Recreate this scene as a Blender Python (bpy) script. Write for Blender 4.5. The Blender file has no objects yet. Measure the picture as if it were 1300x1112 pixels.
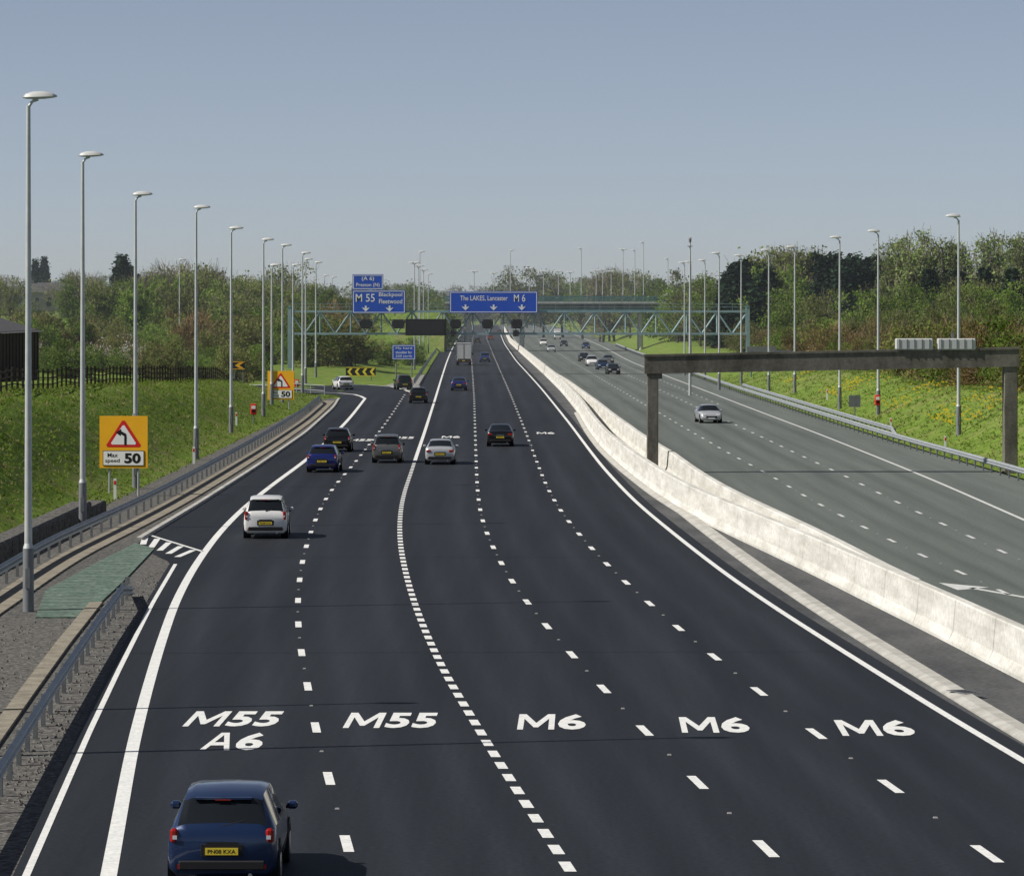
import bpy, math, random
import numpy as np
from mathutils import Vector
R = random.Random(7); NR = np.random.default_rng(7)
scene = bpy.context.scene
F, H, HOR, CX = 4820.0, 9.2, 390.0, 650.0

# ---- plan survey: photo bearing + depression angle -> true ground position in metres
def G(px, py):
    s = (py - HOR) / H
    return ((px - CX) / s, F / s)

# ------------------------------------------------------------ materials
MATS = {}
def mat(name, col, rough=0.7, metal=0.0, spec=0.3, var=0.0, scale=1.0, col2=None, detail=6,
        bump=0.0, coat=0.0, stretch=None, fine=0.0, fine_scale=30.0, objrand=0.0, transl=0.0, track=0.0):
    if name in MATS: return MATS[name]
    m = bpy.data.materials.new(name); m.use_nodes = True
    nt = m.node_tree; N = nt.nodes; L = nt.links
    b = N['Principled BSDF']
    b.inputs['Base Color'].default_value = (*col, 1)
    b.inputs['Roughness'].default_value = rough
    b.inputs['Metallic'].default_value = metal
    b.inputs['Specular IOR Level'].default_value = spec
    if coat: 
        b.inputs['Coat Weight'].default_value = coat
        b.inputs['Coat Roughness'].default_value = 0.06
    out = None
    if col2 is None and var > 0:
        col2 = tuple(c * (1 + var) for c in col)
        col = tuple(c * (1 - var) for c in col)
    if col2 is not None:
        tc = N.new('ShaderNodeTexCoord')
        mp = N.new('ShaderNodeMapping'); L.new(tc.outputs['Object'], mp.inputs['Vector'])
        if stretch: mp.inputs['Scale'].default_value = stretch
        no = N.new('ShaderNodeTexNoise'); no.inputs['Scale'].default_value = scale
        no.inputs['Detail'].default_value = detail; no.inputs['Roughness'].default_value = 0.65
        L.new(mp.outputs[0], no.inputs['Vector'])
        cr = N.new('ShaderNodeValToRGB'); cr.color_ramp.elements[0].position = 0.35
        cr.color_ramp.elements[1].position = 0.65
        cr.color_ramp.elements[0].color = (*col, 1); cr.color_ramp.elements[1].color = (*col2, 1)
        L.new(no.outputs['Fac'], cr.inputs['Fac'])
        out = cr.outputs['Color']
        def scaleby(out, val):
            mx = N.new('ShaderNodeVectorMath'); mx.operation = 'SCALE'
            L.new(out, mx.inputs[0]); L.new(val, mx.inputs['Scale']); return mx.outputs[0]
        if fine:
            n2 = N.new('ShaderNodeTexNoise'); n2.inputs['Scale'].default_value = fine_scale
            n2.inputs['Detail'].default_value = 4; L.new(tc.outputs['Object'], n2.inputs['Vector'])
            mr = N.new('ShaderNodeMapRange'); mr.inputs['From Min'].default_value = .3; mr.inputs['From Max'].default_value = .7
            mr.inputs['To Min'].default_value = 1 - fine; mr.inputs['To Max'].default_value = 1 + fine
            L.new(n2.outputs['Fac'], mr.inputs['Value']); out = scaleby(out, mr.outputs[0])
        if objrand:
            oi = N.new('ShaderNodeObjectInfo')
            mr = N.new('ShaderNodeMapRange'); mr.inputs['To Min'].default_value = 1 - objrand; mr.inputs['To Max'].default_value = 1 + objrand
            L.new(oi.outputs['Random'], mr.inputs['Value']); out = scaleby(out, mr.outputs[0])
        if track:
            at = N.new('ShaderNodeAttribute'); at.attribute_name = 'wear'
            mr = N.new('ShaderNodeMapRange'); mr.inputs['To Min'].default_value = 1; mr.inputs['To Max'].default_value = 1 + track
            L.new(at.outputs['Fac'], mr.inputs['Value']); out = scaleby(out, mr.outputs[0])
        L.new(out, b.inputs['Base Color'])
        if bump:
            bp = N.new('ShaderNodeBump'); bp.inputs['Strength'].default_value = bump
            L.new(no.outputs['Fac'], bp.inputs['Height']); L.new(bp.outputs[0], b.inputs['Normal'])
    if transl:
        tr = N.new('ShaderNodeBsdfTranslucent'); ms = N.new('ShaderNodeMixShader'); ms.inputs[0].default_value = transl
        if out is not None: L.new(out, tr.inputs['Color'])
        else: tr.inputs['Color'].default_value = (*col, 1)
        L.new(b.outputs[0], ms.inputs[1]); L.new(tr.outputs[0], ms.inputs[2])
        L.new(ms.outputs[0], N['Material Output'].inputs['Surface'])
    MATS[name] = m
    return m

ASPH = mat('new_asphalt', (.0105,.013,.0175), .70, spec=.26, col2=(.0195,.023,.029), scale=.45, stretch=(1.2,.035,1), fine=.32, fine_scale=9, track=.42)
ASPH2 = mat('old_asphalt', (.115,.132,.124), .85, spec=.2, col2=(.155,.173,.163), scale=.5, stretch=(1.5,.04,1), fine=.15, fine_scale=8, track=-.2)
ASPH3 = mat('median_asphalt', (.06,.063,.067), .85, spec=.2, col2=(.115,.117,.12), scale=.4, stretch=(1,.3,1), fine=.3, fine_scale=7)
SEAL = mat('joint_sealant', (.006,.006,.007), .5, spec=.3)
PAINT = mat('road_paint', (.72,.73,.72), .6, col2=(.86,.86,.84), scale=3, fine=.1, fine_scale=12)
PAINT2 = mat('worn_road_paint', (.52,.54,.53), .6, col2=(.75,.75,.73), scale=3)
CONC = mat('barrier_concrete', (.50,.49,.45), .85, spec=.2, col2=(.72,.71,.67), scale=.8, stretch=(1,.35,2.5), fine=.12, fine_scale=6)
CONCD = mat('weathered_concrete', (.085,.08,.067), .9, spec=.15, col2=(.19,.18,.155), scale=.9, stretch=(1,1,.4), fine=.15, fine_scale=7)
KERB = mat('kerb_concrete', (.36,.35,.32), .9, col2=(.52,.51,.48), scale=1.2, fine=.1)
SAND = mat('sandy_edging', (.19,.17,.135), .95, col2=(.31,.28,.225), scale=1.5, fine=.25)
GRAVEL = mat('gravel', (.05,.048,.045), .95, col2=(.17,.165,.155), scale=5, detail=8, fine=.6, fine_scale=11)
STONE = mat('stone_chips', (.09,.087,.08), .95, col2=(.2,.19,.18), scale=3)
GRAVL = mat('light_gravel', (.22,.22,.21), .95, col2=(.34,.33,.31), scale=1.5, fine=.25)
GREENP = mat('green_surface', (.08,.13,.105), .9, col2=(.15,.20,.165), scale=1.2, fine=.45, fine_scale=6)
GALV = mat('galvanised_steel', (.40,.43,.45), .5, metal=.35, spec=.4, var=.12, scale=2)
GALVD = mat('dull_steel', (.19,.20,.21), .6, metal=.3, var=.15, scale=3)
LAMPC = mat('lamp_column_steel', (.50,.52,.53), .5, metal=.2, spec=.4, var=.1, scale=1.5)
LAMPB = mat('lamp_column_base', (.20,.21,.23), .6, metal=.2, var=.1, scale=2)
LAMPH = mat('lamp_head_shell', (.55,.56,.56), .45, spec=.4)
LAMPG = mat('lamp_lens', (.45,.48,.5), .15, spec=.6)
STUD = mat('stud_casting', (.28,.28,.28), .5)
TRUSS = mat('truss_paint', (.23,.33,.36), .6, spec=.3, var=.12, scale=1)
TEAL = mat('teal_paint', (.06,.17,.18), .6, var=.12, scale=1)
BLUE = mat('sign_blue', (.015,.085,.55), .45, spec=.3, var=.05, scale=1)
WHITE = mat('sign_white', (.85,.85,.85), .5)
AMBER = mat('sign_amber', (.92,.47,.02), .5, var=.04, scale=1)
YEL = mat('sign_yellow', (.85,.68,.05), .5)
RED = mat('sign_red', (.65,.02,.02), .5)
BLACK = mat('sign_black', (.012,.012,.013), .5)
WOOD = mat('fence_wood', (.035,.028,.022), .9, var=.3, scale=3)
TYRE = mat('tyre', (.015,.015,.016), .9)
HUB = mat('alloy', (.45,.45,.46), .35, metal=.8)
GLASS = mat('car_glass', (.012,.015,.018), .06, spec=.6)
TRIM = mat('black_trim', (.018,.018,.02), .6)
TAIL = mat('tail_light', (.30,.010,.008), .2, spec=.6)
HEAD = mat('head_light', (.7,.72,.75), .12, spec=.7)
PLY = mat('rear_plate', (.80,.62,.06), .5)
PLW = mat('front_plate', (.8,.8,.78), .5)

# ------------------------------------------------------------ mesh builder
class MB:
    def __init__(s): s.v=[]; s.f=[]; s.m=[]; s.s=[]; s.mats=[]
    def mi(s, m):
        if m not in s.mats: s.mats.append(m)
        return s.mats.index(m)
    def add(s, vs, fs, m, smooth=False):
        o=len(s.v); s.v += [tuple(map(float,p)) for p in vs]; k=s.mi(m)
        for f in fs: s.f.append([i+o for i in f]); s.m.append(k); s.s.append(smooth)
    def box(s, c, d, m, rz=0.0, taper=1.0, bev=0.0):
        x,y,z=d[0]/2,d[1]/2,d[2]/2
        vs=[]
        b=min(bev,x*.9,y*.9,z*.9)
        if b>0:
            nv=[]
            for zz,ins in [(-z,1),(-z+b,0),(z-b,0),(z,1)]:
                if ins: ring=[(-x+b,-y+b,zz)]*2+[(x-b,-y+b,zz)]*2+[(x-b,y-b,zz)]*2+[(-x+b,y-b,zz)]*2
                else: ring=[(-x,-y+b,zz),(-x+b,-y,zz),(x-b,-y,zz),(x,-y+b,zz),(x,y-b,zz),(x-b,y,zz),(-x+b,y,zz),(-x,y-b,zz)]
                nv+=ring
            vs=nv; fs=[]
            for r in range(3):
                for i in range(8):
                    j=(i+1)%8; fs.append([r*8+i,r*8+j,r*8+8+j,r*8+8+i])
            fs.append([6,4,2,0]); fs.append([24,26,28,30])
        else:
            for zz,t in ((-z,1),(z,taper)):
                for sx,sy in ((-1,-1),(1,-1),(1,1),(-1,1)): vs.append((sx*x*t,sy*y*t,zz))
            fs=[[3,2,1,0],[4,5,6,7],[0,1,5,4],[1,2,6,5],[2,3,7,6],[3,0,4,7]]
        cs,sn=math.cos(rz),math.sin(rz)
        s.add([(c[0]+p[0]*cs-p[1]*sn, c[1]+p[0]*sn+p[1]*cs, c[2]+p[2]) for p in vs],fs,m)
    def cyl(s,p0,p1,r0,r1,m,n=8,caps=True,smooth=True):
        p0=Vector(p0);p1=Vector(p1);d=(p1-p0)
        if d.length<1e-6: return
        d.normalize(); a=d.orthogonal().normalized(); b=d.cross(a)
        vs=[];
        for p,r in((p0,r0),(p1,r1)):
            for i in range(n):
                t=2*math.pi*i/n; vs.append(p+a*math.cos(t)*r+b*math.sin(t)*r)
        s.add(vs,[[i,(i+1)%n,n+(i+1)%n,n+i] for i in range(n)],m,smooth)
        if caps:
            s.add(vs,[list(range(n))[::-1],list(range(n,2*n))],m)
    def sweep(s,path,prof,m,closed=True,smooth=False,caps=True):
        P=[Vector(p) for p in path]; n=len(prof); vs=[]
        for i,p in enumerate(P):
            a=P[max(0,i-1)];b=P[min(len(P)-1,i+1)]; t=Vector((b.x-a.x,b.y-a.y,0)).normalized(); nn=Vector((t.y,-t.x,0))
            for (u,w) in prof: vs.append(p+nn*u+Vector((0,0,w)))
        fs=[]
        for i in range(len(P)-1):
            for j in range(n if closed else n-1):
                k=(j+1)%n; fs.append([i*n+j,i*n+k,(i+1)*n+k,(i+1)*n+j])
        if caps and closed: fs.append(list(range(n))); fs.append([(len(P)-1)*n+j for j in range(n)][::-1])
        s.add(vs,fs,m,smooth)
    def obj(s,name,loc=(0,0,0),rz=0,parent=None):
        me=bpy.data.meshes.new(name); me.from_pydata(s.v,[],s.f)
        for m in s.mats: me.materials.append(m)
        me.polygons.foreach_set('material_index',s.m); me.polygons.foreach_set('use_smooth',s.s); me.update()
        return link(name,me,loc,rz,parent)
def link(name,me,loc=(0,0,0),rz=0,parent=None,scale=None):
    o=bpy.data.objects.new(name,me); scene.collection.objects.link(o); o.location=loc; o.rotation_euler=(0,0,rz)
    if scale: o.scale=scale
    if parent: o.parent=parent
    return o
def empty(name,loc=(0,0,0)):
    o=bpy.data.objects.new(name,None); scene.collection.objects.link(o); o.location=loc; o.empty_display_size=.5; return o

_tc={}
def text_geo(t, off=0.0):
    if (t,off) in _tc: return _tc[(t,off)]
    cu=bpy.data.curves.new('t','FONT'); cu.body=t; cu.resolution_u=3; cu.offset=off
    cu.fill_mode='BOTH'
    o=bpy.data.objects.new('t',cu); scene.collection.objects.link(o)
    dg=bpy.context.evaluated_depsgraph_get(); me=bpy.data.meshes.new_from_object(o.evaluated_get(dg))
    v=np.array([tuple(p.co) for p in me.vertices]); f=[list(p.vertices) for p in me.polygons]
    bpy.data.objects.remove(o); bpy.data.meshes.remove(me)
    mn=v.min(0);mx=v.max(0); v=(v-mn)/np.maximum(mx-mn,1e-6)
    _tc[(t,off)]=(v,f); return v,f
def text_up(mb,t,x0,x1,z0,z1,y,m,off=.02):
    v,f=text_geo(t,off); mb.add([(x0+p[0]*(x1-x0),y,z0+p[1]*(z1-z0)) for p in v],f,m)
MG=[(0,0),(0,1),(.2,1),(.5,.42),(.8,1),(1,1),(1,0),(.84,0),(.84,.70),(.56,.14),(.44,.14),(.16,.70),(.16,0)]
MF=[[0,1,2,11,12],[2,3,10,11],[3,9,10],[3,4,8,9],[4,5,6,7,8]]
AG=[(0,0),(.36,1),(.64,1),(1,0),(.82,0),(.72,.26),(.28,.26),(.18,0),(.34,.44),(.66,.44),(.5,.86)]
AF=[[0,1,10,8],[0,8,6,7],[1,2,10],[2,3,9,10],[3,4,5,9],[5,6,8,9]]
def text_flat(mb,t,xc,y0,w,l,z,m,off=.03,skew=0.0):
    g,fc,wm=(MG,MF,.40 if len(t)>2 else .54) if t[0]=='M' else (AG,AF,.5)
    mb.add([(xc-w/2+p[0]*w*wm+skew*p[1]*l,y0+p[1]*l,z) for p in g],fc,m)
    x=xc-w/2+w*(wm+.05); n=len(t)-1; dw=(w*(.95-wm)-w*.04*(n-1))/n
    for c in t[1:]:
        v,f=text_geo(c,off); mb.add([(x+p[0]*dw+skew*p[1]*l,y0+p[1]*l,z) for p in v],f,m); x+=dw+w*.04

# ------------------------------------------------------------ alignments X(Y)
U=np.linspace(math.log(40),math.log(2600),500)
def curve(pts,sm=.045,world=False):
    P=sorted([(p if world else G(*p)) for p in pts],key=lambda p:p[1])
    x=np.array([p[0] for p in P]);y=np.array([p[1] for p in P]); Y=np.exp(U)
    X=np.interp(Y,y,x)
    k=(x[1]-x[0])/(y[1]-y[0]); lo=Y<y[0]; X[lo]=x[0]+k*(Y[lo]-y[0])
    k=(x[-1]-x[-2])/(y[-1]-y[-2]); hi=Y>y[-1]; X[hi]=x[-1]+k*(Y[hi]-y[-1])
    if sm:
        du=U[1]-U[0]; n=int(3*sm/du)+1; w=np.exp(-.5*(np.arange(-n,n+1)*du/sm)**2); w/=w.sum()
        Xp=np.concatenate([X[0]+(np.arange(-n,0))*(X[1]-X[0]),X,X[-1]+np.arange(1,n+1)*(X[-1]-X[-2])]); X=np.convolve(Xp,w,'valid')
    return lambda yy: np.interp(yy,Y,X)
LE=curve([(156,1015),(168,950),(183,890),(200,830),(222,765),(246,720),(277,677),(312,642),(350,612),(388,585),(420,556),(445,530),(462,508)])
L1=curve([(418,988),(400,922),(391,870),(382,826),(378,788),(378,762),(380,737),(384,710),(392,683),(402,655),(415,630),(430,610),(447,592),(462,573),(480,550),(495,530),(508,510)])
L2=curve([(655,1000),(632,965),(605,920),(565,855),(537,795),(521,750),(511,710),(507,680),(508,650),(513,625),(522,600),(530,575),(538,552),(545,530),(553,505),(559,485),(567,460),(573,445),(581,430),(590,418)])
L3=curve([(886,993),(818,927),(766,874),(724,829),(691,791),(668,763),(650,739),(637,716),(627,697),(619,680),(612,660),(608,640),(606,620),(605,600),(604,570),(603,540),(602,505),(600,475),(598,450),(600,430),(604,418)])
L4=curve([(1131,998),(1034,930),(961,876),(901,829),(855,792),(821,763),(793,738),(769,715),(750,695),(735,678),(711,648),(694,618),(681,585),(670,555),(658,525),(647,498),(636,473),(626,450),(618,430),(618,418)])
RE=curve([(1300,966),(1200,907),(1100,845),(1000,782),(930,735),(880,697),(840,665),(810,640),(790,620),(765,593),(745,567),(725,540),(705,515),(688,494),(670,474),(655,458),(640,436),(633,418)])
AB=curve([(1300,857),(1200,806),(1100,757),(1040,727),(980,699),(930,676),(880,652),(840,627),(800,597),(770,570),(753,548),(737,522),(716,497),(692,474),(667,452),(648,435),(640,418)],.03)
dB=lambda y: np.interp(y,[100,140,168,209,258,352,420,520],[.62,.75,1.45,2.1,1.9,.95,.66,.62])
BB=lambda y: AB(y)+dB(y)
BBar=lambda y: AB(y)+np.interp(y,[108,118,140,168,209,258,352,420,470],[.05,.2,.8,1.45,2.1,1.9,.95,.5,.05])
OR_=curve([(1300,660),(1200,616),(1150,595),(1040,551),(960,521),(890,494),(845,477),(800,459),(765,440),(735,427),(705,417)])
RR=curve([(1300,614),(1210,587),(1150,570),(1100,554),(1000,521),(940,501),(880,479),(840,463),(800,448),(775,437),(745,425),(712,417)])
_L0a=curve([(62,1012),(100,930),(140,850),(185,765),(215,716)],.01)
_L0b=curve([(174,690),(256,640),(330,592),(390,550),(425,518),(431,508)],.02)
def L0(y):
    y=np.asarray(y,float)
    t=np.clip((y-137)/10,0,1)
    a=_L0a(np.minimum(y,137)); b=_L0b(np.clip(y,147,385))
    r=a*(1-t)+b*t
    return np.where(y>=385.01, L2(y)-2.2, r)
G2=curve([(0,745),(60,707),(140,670),(200,640),(260,606),(330,565),(380,533),(405,512)])
def Yr(a,b,n=None):
    if n is None: n=max(3,int(math.log(b/a)*70))
    return np.exp(np.linspace(math.log(a),math.log(b),n))
def strip(mb,fa,fb,ya,yb,z,m,n=None):
    ys=Yr(ya,yb,n); a=fa(ys); b=fb(ys); vs=[]
    for i,y in enumerate(ys): vs+=[(a[i],y,z),(b[i],y,z)]
    mb.add(vs,[[2*i,2*i+1,2*i+3,2*i+2] for i in range(len(ys)-1)],m)
def line(mb,f,ya,yb,w,z,m): strip(mb,lambda y:f(y)-w/2,lambda y:f(y)+w/2,ya,yb,z,m)
def dashes(mb,f,y0,yb,period,length,w,z,m):
    y=y0
    while y<yb:
        strip(mb,lambda q:f(q)-w/2,lambda q:f(q)+w/2,y,y+length,z,m,2); y+=period

# ------------------------------------------------------------ terrain
XLt=lambda y: np.where(y<480,np.interp(y,[0,370,395,480],[-18.6,-18.6,-17.4,-14.5]),L2(np.maximum(y,480))-4.6)
def sm(t): t=np.clip(t,0,1); return t*t*(3-2*t)
def terr(x,y):
    x=np.asarray(x,float);y=np.asarray(y,float)
    yc=np.clip(y,45,2500)
    dl=XLt(yc)-x; dr=x-(RR(yc)+.9)
    cl=np.interp(yc,[45,200,300,370,398,475,510,900,2500],[4.6,4.6,3.4,2.0,.05,.05,.9,2.2,3])
    cr=np.interp(yc,[45,200,330,450,700,2500],[3.8,3.6,3.0,2.6,2.2,3])
    zl=cl*sm(dl/9.5)+sm((dl-14)/90)*np.interp(yc,[45,390,520,1500],[1.5,2.2,4.0,6])
    zr=cr*sm(dr/9)+sm((dr-10)/90)*np.interp(yc,[45,300,700,1500],[2,4.,7,7])
    n=.16*np.sin(x*.7+np.sin(y*.13)*2)*np.sin(y*.21+x*.1)
    z=np.where(dl>0,zl+n*sm(dl/4),np.where(dr>0,zr+n*sm(dr/4),0))
    far=sm((y-1900)/1500)*7
    return z-.06+far
def T(x,y): return float(terr(x,y))

xs=np.concatenate([-np.geomspace(6000,64,40),np.arange(-62,62,1.0),np.geomspace(64,6000,40)])
ys=np.concatenate([[-300,-100,0,30],np.arange(46,620,4.0),np.geomspace(625,9000,90)])
XX,YY=np.meshgrid(xs,ys); ZZ=terr(XX,YY)
nv=np.stack([XX.ravel(),YY.ravel(),ZZ.ravel()],1); nx=len(xs)
fs=[[j*nx+i,j*nx+i+1,(j+1)*nx+i+1,(j+1)*nx+i] for j in range(len(ys)-1) for i in range(nx-1)]
GM=bpy.data.materials.new('grass_ground'); GM.use_nodes=True
nt=GM.node_tree;N=nt.nodes;L=nt.links;b=N['Principled BSDF'];b.inputs['Roughness'].default_value=.95;b.inputs['Specular IOR Level'].default_value=.1
tc=N.new('ShaderNodeTexCoord')
def noise(sc,det=6):
    n=N.new('ShaderNodeTexNoise');n.inputs['Scale'].default_value=sc;n.inputs['Detail'].default_value=det;n.inputs['Roughness'].default_value=.65
    L.new(tc.outputs['Object'],n.inputs['Vector']);return n
n2=noise(1.3,8);n3=noise(.22,7)
c1=N.new('ShaderNodeValToRGB');e=c1.color_ramp.elements;e[0].position=.36;e[0].color=(.085,.145,.02,1);e[1].position=.62;e[1].color=(.18,.26,.048,1)
L.new(n2.outputs['Fac'],c1.inputs['Fac'])
c2=N.new('ShaderNodeValToRGB');e=c2.color_ramp.elements;e[0].position=.5;e[0].color=(0,0,0,1);e[1].position=.7;e[1].color=(.7,.7,.7,1)
L.new(n3.outputs['Fac'],c2.inputs['Fac'])
mx=N.new('ShaderNodeMix');mx.data_type='RGBA';L.new(c2.outputs['Color'],mx.inputs['Factor']);L.new(c1.outputs['Color'],mx.inputs['A']);mx.inputs['B'].default_value=(.24,.21,.10,1)
L.new(mx.outputs['Result'],b.inputs['Base Color'])
bp=N.new('ShaderNodeBump');bp.inputs['Strength'].default_value=.5;bp.inputs['Distance'].default_value=.2;L.new(n2.outputs['Fac'],bp.inputs['Height']);L.new(bp.outputs[0],b.inputs['Normal'])
me=bpy.data.meshes.new('ground');me.from_pydata(nv.tolist(),[],fs);me.materials.append(GM)
me.polygons.foreach_set('use_smooth',[True]*len(fs));link('ground',me)

# ------------------------------------------------------------ roads
def paved(bounds,ya,yb,n):
    """sheet between successive lane lines; vertex attribute 'wear' peaks in the wheel tracks of each lane"""
    ys=Yr(ya,yb,n); cols=[];wv=[]
    for k in range(len(bounds)-1):
        a=bounds[k][0](ys); b_=bounds[k+1][0](ys); tr=bounds[k][1]
        for t,wr in ((0,0),(.14,.1),(.27,1),(.40,.25),(.5,.05),(.6,.25),(.73,1),(.86,.1)):
            cols.append(a+(b_-a)*t); wv.append(wr*tr)
    cols.append(bounds[-1][0](ys)); wv.append(0)
    nc=len(cols); V=[(float(cols[c][i]),float(ys[i]),0) for i in range(len(ys)) for c in range(nc)]
    Fc=[[i*nc+c,i*nc+c+1,(i+1)*nc+c+1,(i+1)*nc+c] for i in range(len(ys)-1) for c in range(nc-1)]
    return V,Fc,wv*len(ys)
def paved_obj(name,chunks,m):
    V=[];Fc=[];Wv=[]
    for v,f,w in chunks:
        o=len(V); V+=v; Fc+=[[i+o for i in q] for q in f]; Wv+=w
    me=bpy.data.meshes.new(name); me.from_pydata(V,[],Fc); me.materials.append(m)
    at=me.attributes.new('wear','FLOAT','POINT'); at.data.foreach_set('value',Wv); me.update(); link(name,me)
REo=lambda y:RE(y)+.55
br_lo=[(-17.3,385),(-18.6,398),(-21.5,406),(-26,411),(-34,416),(-60,425),(-90,440)]
br_hi=[(float(L2(385))-2.2,385),(float(L2(400))-2.2,400),(-11.2,415),(-12.6,432),(-15.5,446),(-20,455),(-28,461),(-60,470),(-90,482)]
pl=br_lo+br_hi[::-1]
LEc=lambda y: np.maximum(LE(y),L0(y)+.05)
paved_obj('motorway_carriageway',[paved([(L0,0),(LEc,1),(L1,1),(L2,1),(L3,1),(L4,1),(RE,0),(REo,0)],45,384.9,220),
   paved([(L0,0),(lambda y:L2(y)-.1,0),(L2,1),(L3,1),(L4,1),(RE,0),(REo,0)],385.05,2400,140),
   ([(x,y,0) for x,y in pl],[list(range(len(pl)))],[.3]*len(pl))],ASPH)
OL=lambda y:BB(y)+.95
fr=lambda k:(lambda y:OL(y)+(OR_(y)-OL(y))*k)
paved_obj('opposite_carriageway',[paved([(lambda y:BB(y)+.2,0),(OL,1),(fr(.34),1),(fr(.66),1),(OR_,0),(lambda y:RR(y)+.7,0)],45,2400,260)],ASPH2)
mb=MB(); strip(mb,lambda y:RE(y)+.55,lambda y:BB(y)+.2,45,2400,-.012,ASPH3); mb.obj('central_reservation')
mb=MB()
for y in (101,139.5,178,236):
    x0=float(L0(y))+.1; x1=float(RE(y))+.4; mb.add([(x0,y,.0036),(x1,y+.5,.0036),(x1,y+.55,.0036),(x0,y+.05,.0036)],[[0,1,2,3]],SEAL)
mb.obj('pavement_joints')
KI=lambda y: np.minimum(RE(y)+np.interp(y,[60,80,122,170,200],[.62,.7,1.1,1.35,1.2]), AB(y)-.62)
mb=MB()
ysK=Yr(45,330); mb.sweep([(float(KI(y))+.22,y,0) for y in ysK],[(-.26,-.02),(-.26,.03),(-.06,.10),(.24,.11),(.24,-.02)],KERB)
gx,gy=G(1225,884); mb.box((gx,gy,.115),(.5,.9,.012),GALVD,rz=.4)
for i in range(5): mb.box((gx-.16+i*.08,gy,.124),(.03,.7,.006),BLACK,rz=.4)
mb.obj('concrete_drainage_kerb')

# markings
mb=MB(); z=.007
line(mb,LE,45,382,.27,z,PAINT); line(mb,RE,45,1500,.2,z,PAINT)
dashes(mb,L1,44344/598-1-18,405,9,2,.18,z,PAINT)
dashes(mb,L3,44344/603-1-18,1300,9,2,.18,z,PAINT); dashes(mb,L4,44344/608-1-18,1300,9,2,.18,z,PAINT)
dashes(mb,L2,56,225,1.97,1.1,.2,z,PAINT); line(mb,L2,226,1400,.22,z,PAINT)
line(mb,lambda y:_L0a(y)+.22,45,136,.13,z,PAINT)
def pline(pts,w,z,m):
    n=len(pts);vs=[]
    for i,p in enumerate(pts):
        a=Vector(pts[max(0,i-1)]);b=Vector(pts[min(n-1,i+1)]);t=(b-a).normalized();q=Vector((t.y,-t.x))
        vs+=[(p[0]-q.x*w/2,p[1]-q.y*w/2,z),(p[0]+q.x*w/2,p[1]+q.y*w/2,z)]
    mb.add(vs,[[2*i,2*i+1,2*i+3,2*i+2] for i in range(n-1)],m)
pline([(float(LE(382.2)),382.2),(-15.6,392),(-16.6,400),(-18.6,407),(-22,412),(-28,416.5),(-36,420),(-60,429)],.35,z,PAINT)
pline([(-10.6,405),(-11.9,422),(-14,440),(-17,449),(-21,453.5),(-28,458),(-60,466)],.3,z,PAINT)
a0=Vector(G(186,678));a1=Vector(G(257,700)); b0=Vector(G(176,689)); b1=Vector(G(225,707))
pline([tuple(a0),tuple(a1)],.15,z,PAINT); 
for t in (.0,.22,.44,.66,.88):
    p=a0.lerp(a1,t); q=b0.lerp(b1,min(1,t+.12)); d=(q-p); 
    pline([tuple(p+d*.12),tuple(q)],.24,z,PAINT)
for t,px,py,w in (('M55',290,922,2.03),('M55',493,924,2.0),('M6',700,926,1.5),('M6',910,930,1.5),('M6',1118,934,1.62)):
    x,y=G(px,py); text_flat(mb,t,x,y,w,3.1,z,PAINT,.035,.02)
x,y=G(291,952); text_flat(mb,'A6',x,y,1.25,3.2,z,PAINT,.035)
for t,px,py in (('M55',456,560),('M55',510,557),('M6',572,556),('M6',693,551)):
    x,y=G(px,py); text_flat(mb,t,x,y,1.6 if t=='M55' else 1.3,4,z,PAINT,.035)
mb.obj('road_markings')
mb=MB()
line(mb,OL,45,1500,.16,z,PAINT2); line(mb,OR_,45,1500,.2,z,PAINT2)
for k,off in ((.34,3.6),(.66,6)): dashes(mb,fr(k),46+off,1200,9,2.2,.16,z,PAINT2)
dashes(mb,fr(.85),360,1000,9,2.2,.14,z,PAINT2)
ax,ay=G(1250,752)
sh=[(1.05,-2.6),(1.25,-2.4),(-.1,2.1),(-.3,1.9)]
mb.add([(ax+p[0],ay+p[1],z) for p in sh],[[0,1,2,3]],PAINT2)
mb.add([(ax+.42,ay+2.2,z),(ax-.75,ay+1.0,z),(ax-1.0,ay+4.3,z)][::-1],[[0,1,2]],PAINT2)
mb.obj('road_markings')
mb=MB()
for f,y0 in ((L1,44344/598+4.5),(L3,44344/603+4.5),(L4,44344/608+4.5),(fr(.34),55.2),(fr(.66),57.6)):
    y=y0-18
    while y<330: mb.box((float(f(y)),y,.012),(.09,.11,.02),STUD,taper=.7); y+=9
mb.obj('road_studs')

# verge surfaces left
mb=MB()
strip(mb,lambda y:np.full_like(y,-19.0),lambda y:L0(y)+.02,45,384,-.02,GRAVEL,200)
mb.obj('gravel_verge')
mb=MB(); G1=curve([(160,762),(120,818),(80,880),(40,944),(0,1010)],.0)
ysK=Yr(45,118); mb.sweep([(float(G1(y))-.85,y,-.02) for y in ysK],[(-.22,0),(-.22,.07),(.18,.07),(.18,0)],SAND)
ysK=Yr(60,372); mb.sweep([(float(np.minimum(G2(y)+1.0,L0(max(y,150))-.6)),y,-.02) for y in ysK],[(-.75,0),(-.75,.05),(.32,.06),(.32,0)],SAND)
ysK=Yr(150,380); mb.sweep([(float(L0(y))-.12,y,-.02) for y in ysK],[(-.13,0),(-.13,.13),(.09,.13),(.12,0)],KERB)
mb.obj('edging_path')
mb=MB(); gp=[G(*p) for p in ((45,784),(58,750),(120,716),(172,690),(196,697),(160,735),(108,784))]
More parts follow.
